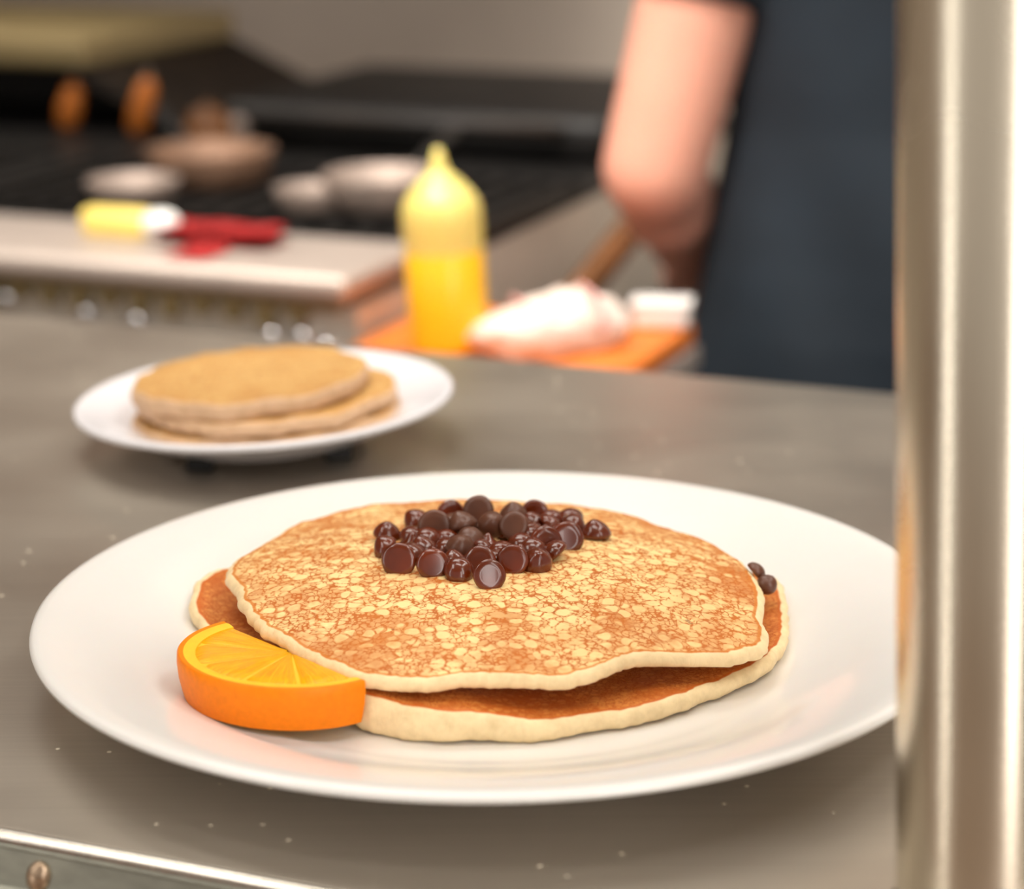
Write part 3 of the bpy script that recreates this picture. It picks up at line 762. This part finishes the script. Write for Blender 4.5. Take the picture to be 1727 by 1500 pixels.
# egg-shaped tan crock
ck = tag(empty('small_crock', K(-.985, 1.72, -.0299)), 'small tan stoneware crock on the range in front of the dark broiler', 'crock')
bm = bmesh.new(); lathe(bm, [(0, 0), (.016, 0), (.021, .012), (.022, .028), (.018, .038), (.015, .041), (.014, .039), (.017, .03), (0, .006)], 32); obj('crock_body', bm, M_woodb, ck)
bm = bmesh.new(); lathe(bm, [(.0155, .0395), (.016, .042), (.010, .046), (.003, .048), (.003, .051), (0, .052)], 24); obj('crock_lid', bm, M_woodb, ck)
# items on the ledge
yl = tag(empty('scraper', K(-.826, 1.352, -.0198), (0, 0, -TH)), 'pale yellow scraper with a white handle on the steel ledge of the range', 'scraper')
bm = bmesh.new(); box(bm, (-.050, -.010, .0002), (.002, .010, .020), .006, 3); obj('scraper_blade', bm, M_yellow, yl, sharp=40)
bm = bmesh.new(); tube(bm, [(-.002, 0, .0105), (.006, 0, .0105), (.018, 0, .0105), (.024, 0, .0105)], [.007, .0100, .0100, .006], 16); obj('scraper_handle', bm, M_whitep, yl)
rc = tag(empty('red_cloth', K(-.768, 1.358, -.0198), (0, 0, -TH)), 'folded red cloth on the steel ledge right of the yellow scraper, one corner folded out', 'cloth')
bm = bmesh.new()
nx, ny = 24, 12
for L, (zz, ph) in enumerate(((.0008, 0), (.0055, 1.3), (.0095, 2.1))):
    g = [[bm.verts.new((-.045 + .088 * i / nx, -.022 + .036 * j / ny, zz + .0018 * math.sin(i * .55 + ph) * math.sin(j * .5 + 1 + ph) + .0018)) for j in range(ny + 1)] for i in range(nx + 1)]
    for i in range(nx):
        for j in range(ny): bm.faces.new((g[i][j], g[i + 1][j], g[i + 1][j + 1], g[i][j + 1]))
bmesh.ops.solidify(bm, geom=bm.faces[:], thickness=.0015)
obj('folded_cloth', bm, M_red, rc)
bm = bmesh.new()
pth = [(-.016, .0060), (-.035, .0020), (-.055, .0012), (-.064, .0010)]
g = [[bm.verts.new((-.014 + .032 * i / 8 + .002 * math.sin(j), y + .001 * math.sin(i), z)) for j, (y, z) in enumerate(pth)] for i in range(9)]
for i in range(8):
    for j in range(len(pth) - 1): bm.faces.new((g[i][j], g[i + 1][j], g[i + 1][j + 1], g[i][j + 1]))
bmesh.ops.solidify(bm, geom=bm.faces[:], thickness=.0012)
obj('loose_corner', bm, M_red, rc)

# dark cooler unit with a wooden paddle leaning on it
cl = tag(empty('undercounter_cooler', K(-.54, 1.8, FLOOR)), 'dark low cooler unit beyond the orange board, beside the range', 'cooler')
bm = bmesh.new(); kbox(bm, -.628, -.485, 1.47, 2.15, FLOOR + .02, -.180); tp('cabinet', bm, M_dark, cl, smooth=False)
bm = bmesh.new(); kbox(bm, -.632, -.480, 1.462, 2.155, -.180, -.160, .003); tp('top', bm, M_dark, cl, smooth=False)
bm = bmesh.new(); kbox(bm, -.620, -.490, 1.462, 1.470, -.60, -.19, .002); dr = tp('door', bm, M_black, cl, smooth=False)
bm = bmesh.new(); tube(bm, [K(-.60, 1.452, -.22), K(-.510, 1.452, -.22)], .004, 10)
o = tp('handle', bm, M_rsteel, cl); 
for a in (-.615, -.49):
    for b in (1.49, 2.13):
        bm = bmesh.new(); kbox(bm, a - .01, a + .01, b - .01, b + .01, FLOOR, FLOOR + .02); tp('foot', bm, M_black, cl, smooth=False)
pw = tag(empty('wooden_paddle', K(-.60, 1.60, -.1)), 'long brown wooden paddle leaning up behind the yellow bottle toward the person', 'paddle')
bm = bmesh.new(); tube(bm, [K(-.606, 1.52, -.130), K(-.600, 1.58, -.100), K(-.585, 1.66, -.062), K(-.570, 1.74, -.022)], [.010, .012, .012, .010], 14); tp('paddle_handle', bm, M_woodb, pw)
bm = bmesh.new(); kbox(bm, -.624, -.585, 1.475, 1.53, -.159, -.128, .002); tp('paddle_blade', bm, M_woodb, pw, smooth=False)

hd = tag(empty('added_hood', K(-1.7, 2.1, .26)), 'added brown hood out of view above the range, there to darken the counter reflection', 'hood')  # unseen hood, added so the left of the counter reflects brown and dark
def wedge(zs, ys, name, mat):
    bm = bmesh.new(); V = []
    for z, y in zip(zs, ys):
        V += [bm.verts.new(K(a, b, z)) for a, b in ((-2.6, y), (-.86, y), (-.86, 2.58), (-2.6, 2.58))]
    for f in ((0, 1, 2, 3), (4, 5, 6, 7), (0, 1, 5, 4), (1, 2, 6, 5), (2, 3, 7, 6), (3, 0, 4, 7)): bm.faces.new([V[i] for i in f])
    tp(name, bm, mat, hd, smooth=False)
wedge((.26, .43), (1.55, 1.625), 'canopy_skirt', M_hood)
wedge((.431, 1.2), (1.625, 1.95), 'dark_reflection_block', M_dark)  # dark upper part added to deepen the reflection at the counter's near left
bm = bmesh.new(); kbox(bm, -2.61, -.85, 1.54, 1.555, .235, .285, .003); tp('edge_lip', bm, M_rsteel, hd, smooth=False)

# ------------------------------------------------------------------ person at the range
pe = tag(empty('person', (.31, 1.62, FLOOR)), 'person in a navy short sleeved shirt standing with their back turned, bare left arm bent', 'person')
def PP(o):
    o.parent = pe; o.matrix_parent_inverse = Matrix.Translation(-Vector((.31, 1.62, FLOOR))); return o
def cap(bm, p, q, r0, r1, n=5):
    p, q = Vector(p), Vector(q)
    for i in range(n + 1):
        t = i / n; ball(bm, p.lerp(q, t), r0 + (r1 - r0) * t, u=18, v=12)
    tube(bm, [p, q], [r0, r1], 18)
sh_l, el_l, wr_l = (.172, 1.605, .300), (.1015, 1.585, .022), (.148, 1.735, -.080)
sh_r, el_r, wr_r = (.475, 1.605, .300), (.520, 1.600, .010), (.440, 1.760, -.060)
bm = bmesh.new()
cx, cy = .3225, 1.60
def dense(*st):
    out = []
    for p, q in zip(st, st[1:]):
        for k in range(5): out.append(tuple(p[i] + (q[i] - p[i]) * k / 5 for i in range(4)))
    return out + [st[-1]]
for z, rx, ry, y in dense((-.16, .150, .105, 1.60), (-.08, .160, .112, 1.60), (.0, .140, .100, 1.61), (.08, .135, .096, 1.615), (.16, .150, .102, 1.61), (.23, .155, .100, 1.605), (.29, .140, .085, 1.60), (.325, .090, .065, 1.605)):
    ball(bm, (cx, y, z), 1, (rx, ry, .075), 28, 16)
cap(bm, (cx, 1.61, .32), (cx - .003, 1.635, .42), .055, .050)
ball(bm, (cx - .006, 1.655, .500), 1, (.074, .092, .108), 32, 20)          # head
ball(bm, (cx - .008, 1.695, .452), 1, (.052, .052, .052), 20, 14)          # jaw
cap(bm, (cx - .008, 1.740, .505), (cx - .008, 1.762, .480), .010, .014, 3)  # nose
for s in (-1, 1):
    ball(bm, (cx - .006 + s * .074, 1.655, .495), 1, (.010, .020, .032), 14, 10)   # ears
    ball(bm, (cx - .008 + s * .030, 1.733, .512), 1, (.020, .012, .008), 12, 8)    # brow
cap(bm, (cx - .020, 1.741, .449), (cx + .004, 1.741, .449), .007, .007, 2)          # lips
for a, b, c in ((sh_l, el_l, wr_l), (sh_r, el_r, wr_r)):
    cap(bm, a, b, .048, .0375, 8); cap(bm, b, c, .0375, .025, 8)
    b, c = Vector(b), Vector(c); m = b.lerp(c, .3); ball(bm, m, 1, (.036, .040, .038))
def hand(bm, wr, fwd, side, up):
    wr, fwd, side, up = Vector(wr), Vector(fwd).normalized(), Vector(side).normalized(), Vector(up).normalized()
    R = Matrix((side, fwd, up)).transposed()
    ball(bm, wr + fwd * .045, 1, (.038, .048, .015), 20, 14, R)
    for k, (o_, L) in enumerate(((-.028, .062), (-.0095, .072), (.0095, .068), (.027, .054))):
        p0 = wr + fwd * .072 + side * o_; p1 = p0 + fwd * L * .45 - up * .006; p2 = p1 + fwd * L * .22 - up * L * .30; p3 = p2 - up * L * .32 - fwd * .004
        cap(bm, p0, p1, .0092, .0086, 3); cap(bm, p1, p2, .0086, .0080, 2); cap(bm, p2, p3, .0080, .0070, 2)
    q0 = wr + fwd * .022 + side * .028; q1 = q0 + fwd * .028 + side * .026 - up * .006; q2 = q1 + fwd * .028 + side * .002 - up * .012
    cap(bm, q0, q1, .0125, .0105, 3); cap(bm, q1, q2, .0105, .0088, 2)
hand(bm, wr_l, (.15, .85, -.35), (1, -.2, 0), (.1, .35, .9))
hand(bm, wr_r, (-.35, .85, -.25), (-1, -.3, 0), (.0, .3, .9))
for s in (-1, 1):
    hip = (cx + s * .082, 1.60, -.16); kn = (cx + s * .090, 1.615, -.54); an = (cx + s * .092, 1.59, -.915)
    cap(bm, hip, kn, .085, .055, 8); cap(bm, kn, an, .053, .036, 8)
    ball(bm, (cx + s * .092, 1.575, -.74), 1, (.050, .055, .10))
    cap(bm, (cx + s * .092, 1.58, -.955), (cx + s * .098, 1.70, -.965), .034, .028, 5)
body = PP(remeshed('body', bm, .0042, M_skin, None, 5)); body['label'] = 'bare skin of arms, neck and face'
# shirt
bm = bmesh.new()
for z, rx, ry, y in dense((-.155, .212, .132, 1.60), (-.09, .196, .130, 1.60), (-.02, .184, .124, 1.605), (.05, .172, .116, 1.61), (.12, .168, .114, 1.61), (.19, .166, .114, 1.61), (.25, .164, .108, 1.605), (.295, .155, .094, 1.60), (.318, .105, .075, 1.607)):
    ball(bm, (cx + .003, y, z), 1, (rx, ry, .066), 30, 16)
tube(bm, [(cx, 1.60, -.235), (cx, 1.60, -.15)], [.19, .19], 40)
for p, e in ((sh_l, el_l), (sh_r, el_r)):
    p, e = Vector(p), Vector(e); q = p.lerp(e, .58)
    ball(bm, p, .060); tube(bm, [p, p.lerp(e, .3), q], [.060, .056, .051], 28)
    tube(bm, [q, q], [.051, .051], 28, cap=False)
shirt = PP(remeshed('t_shirt', bm, .006, M_shirt, None, 3))
for v in shirt.data.vertices:                    # hanging folds
    c = v.co; k = .0045 * math.sin(c.x * 55 + 3 * math.sin(c.z * 9)) * max(0, min(1, (.2 - c.z) / .3)); c.y += k * (1 if c.y > 1.6 else -1)
# trousers
bm = bmesh.new()
ball(bm, (cx, 1.60, -.20), 1, (.178, .122, .11), 28, 16)
for s in (-1, 1):
    cap(bm, (cx + s * .082, 1.60, -.20), (cx + s * .090, 1.615, -.54), .094, .068, 8); tube(bm, [(cx + s * .090, 1.615, -.54), (cx + s * .092, 1.59, -.93)], [.068, .060], 28)
PP(remeshed('trousers', bm, .008, M_trouser, None, 3))
# shoes
for s in (-1, 1):
    bm = bmesh.new(); x = cx + s * .092
    cap(bm, (x, 1.565, -.956), (x + s * .006, 1.70, -.964), .042, .034, 6); ball(bm, (x, 1.575, -.93), .045)
    box(bm, (x - .040, 1.525, -.9995), (x + .042, 1.735, -.975), .01, 2)
    PP(remeshed('shoe', bm, .005, M_shoe, None, 3))
bm = bmesh.new()
ball(bm, (cx - .006, 1.645, .515), 1, (.086, .096, .106), 32, 20)
ball(bm, (cx - .006, 1.605, .47), 1, (.074, .058, .085), 24, 16)
for v in bm.verts:
    if v.co.y > 1.715: v.co.y = 1.715 - (v.co.y - 1.715) * .2
PP(remeshed('hair', bm, .006, M_hair, None, 2))
for s in (-1, 1):
    bm = bmesh.new(); ball(bm, (cx - .008 + s * .030, 1.7300, .498), .0115, u=20, v=14); e_ = PP(obj('eye', bm, M_whitep))
    bm = bmesh.new(); ball(bm, (cx - .008 + s * .030, 1.7385, .498), .0048, u=16, v=10)
    o = obj('iris', bm, M_dark); o.parent = e_; o.matrix_parent_inverse = Matrix.Translation(-Vector((.31, 1.62, FLOOR)))

# ------------------------------------------------------------------ lights
def emis(name, rgb, s):
    m = bpy.data.materials.new(name); m.use_nodes = True; nt = m.node_tree; nt.nodes.clear()
    e = nt.nodes.new('ShaderNodeEmission'); e.inputs[0].default_value = rgb; e.inputs[1].default_value = s
    o = nt.nodes.new('ShaderNodeOutputMaterial'); nt.links.new(e.outputs[0], o.inputs[0]); return m
M_lamp = emis('lamp_diffuser', (1, .95, .88, 1), 9)
M_frame = simple('lamp_frame', (220, 218, 212), .5)
for k, (a, b, wa, wb, lb) in enumerate(((-.25, .15, .55, .16, 'ceiling light panel over the dining side of the pass'), (.75, .70, .16, .55, 'ceiling light panel above the right end of the counter'),
                                    (-1.1, 1.15, .55, .16, 'ceiling light panel above the range'), (.6, 1.7, .5, .16, 'ceiling light panel above the person'), (-1.4, -.6, .16, .6, 'ceiling light panel at the left of the dining side'))):
    t = tag(empty('ceiling_light', K(a, b, 1.9)), lb, 'ceiling light', 'ceiling light panels')
    bm = bmesh.new(); kbox(bm, a - wa - .02, a + wa + .02, b - wb - .02, b + wb + .02, 1.872, 1.8995); tp('frame', bm, M_frame, t, smooth=False)
    bm = bmesh.new(); kbox(bm, a - wa, a + wa, b - wb, b + wb, 1.862, 1.8715); tp('diffuser', bm, M_lamp, t, smooth=False)

def area(name, loc, target, sx, sy, power, col):
    l = bpy.data.lights.new(name, 'AREA'); l.shape = 'RECTANGLE'; l.size = sx; l.size_y = sy; l.energy = power; l.color = col
    o = bpy.data.objects.new(name, l); COL.objects.link(o); o.location = loc
    o.rotation_euler = (Vector(target) - Vector(loc)).to_track_quat('-Z', 'Y').to_euler()
    return o
area('added_soft_light', (.95, -.9, 1.05), (0, .7, 0), .7, 1.3, 15, (1, .96, .91))  # added key light from the upper right, no real window behind it
area('added_soft_light', (-1.7, -.15, .2), (.1, .6, .1), .11, 2.6, 6, (1, .97, .92))  # added tall strip that draws the narrow highlight on the post
area('added_soft_light', (.46, -1.6, .15), (.1, .55, .1), .30, 2.2, 13, (1, .94, .90))  # added strip behind the camera, whitens the post and fills the plate front
area('added_wall_fill', K(-.6, 1.5, 1.6), K(-.5, 2.6, .4), 1.6, .3, 16, (1, .95, .88))  # added fill that brightens the back wall, no fixture there
kl = area('added_background_fill', (-.35, 1.05, 1.25), (-.02, 1.75, 0), .8, .3, 6, (1, .94, .86)); kl.data.spread = math.radians(80)  # added fill aimed past the plate to brighten the background
area('added_hood_fill', K(-1.25, 1.80, .25), K(-1.15, 2.3, -.2), .7, .12, 2.2, (1, .93, .84))  # added fill under the hood, lifts the olive cover and the wall

w = bpy.data.worlds.new('World'); S.world = w; w.use_nodes = True
bg = w.node_tree.nodes['Background']; bg.inputs[0].default_value = (.62, .56, .50, 1); bg.inputs[1].default_value = .74

# ------------------------------------------------------------------ camera
cd = bpy.data.cameras.new('Camera'); cam = bpy.data.objects.new('Camera', cd); COL.objects.link(cam)
pi_, ro = .2816, -.0097
F = Vector((0, math.cos(pi_), -math.sin(pi_))); Rv = Vector((1, 0, 0)); Uv = Vector((0, math.sin(pi_), math.cos(pi_)))
R2 = Rv * math.cos(ro) + Uv * math.sin(ro); U2 = -Rv * math.sin(ro) + Uv * math.cos(ro)
M = Matrix((R2, U2, -F)).transposed().to_4x4(); M.translation = CAM
cam.matrix_world = M
cd.sensor_fit = 'HORIZONTAL'; cd.sensor_width = 36; cd.lens = 3850 / 1727 * 36
cd.clip_start = .01; cd.clip_end = 50
cd.dof.use_dof = True; cd.dof.focus_distance = .722
cd.dof.aperture_fstop = cd.lens * .001 / .0122       # aperture about 9 mm wide
S.camera = cam
S.view_settings.view_transform = 'Standard'
S.view_settings.look = 'None'
S.view_settings.exposure = 0
S.cycles.use_denoising = True
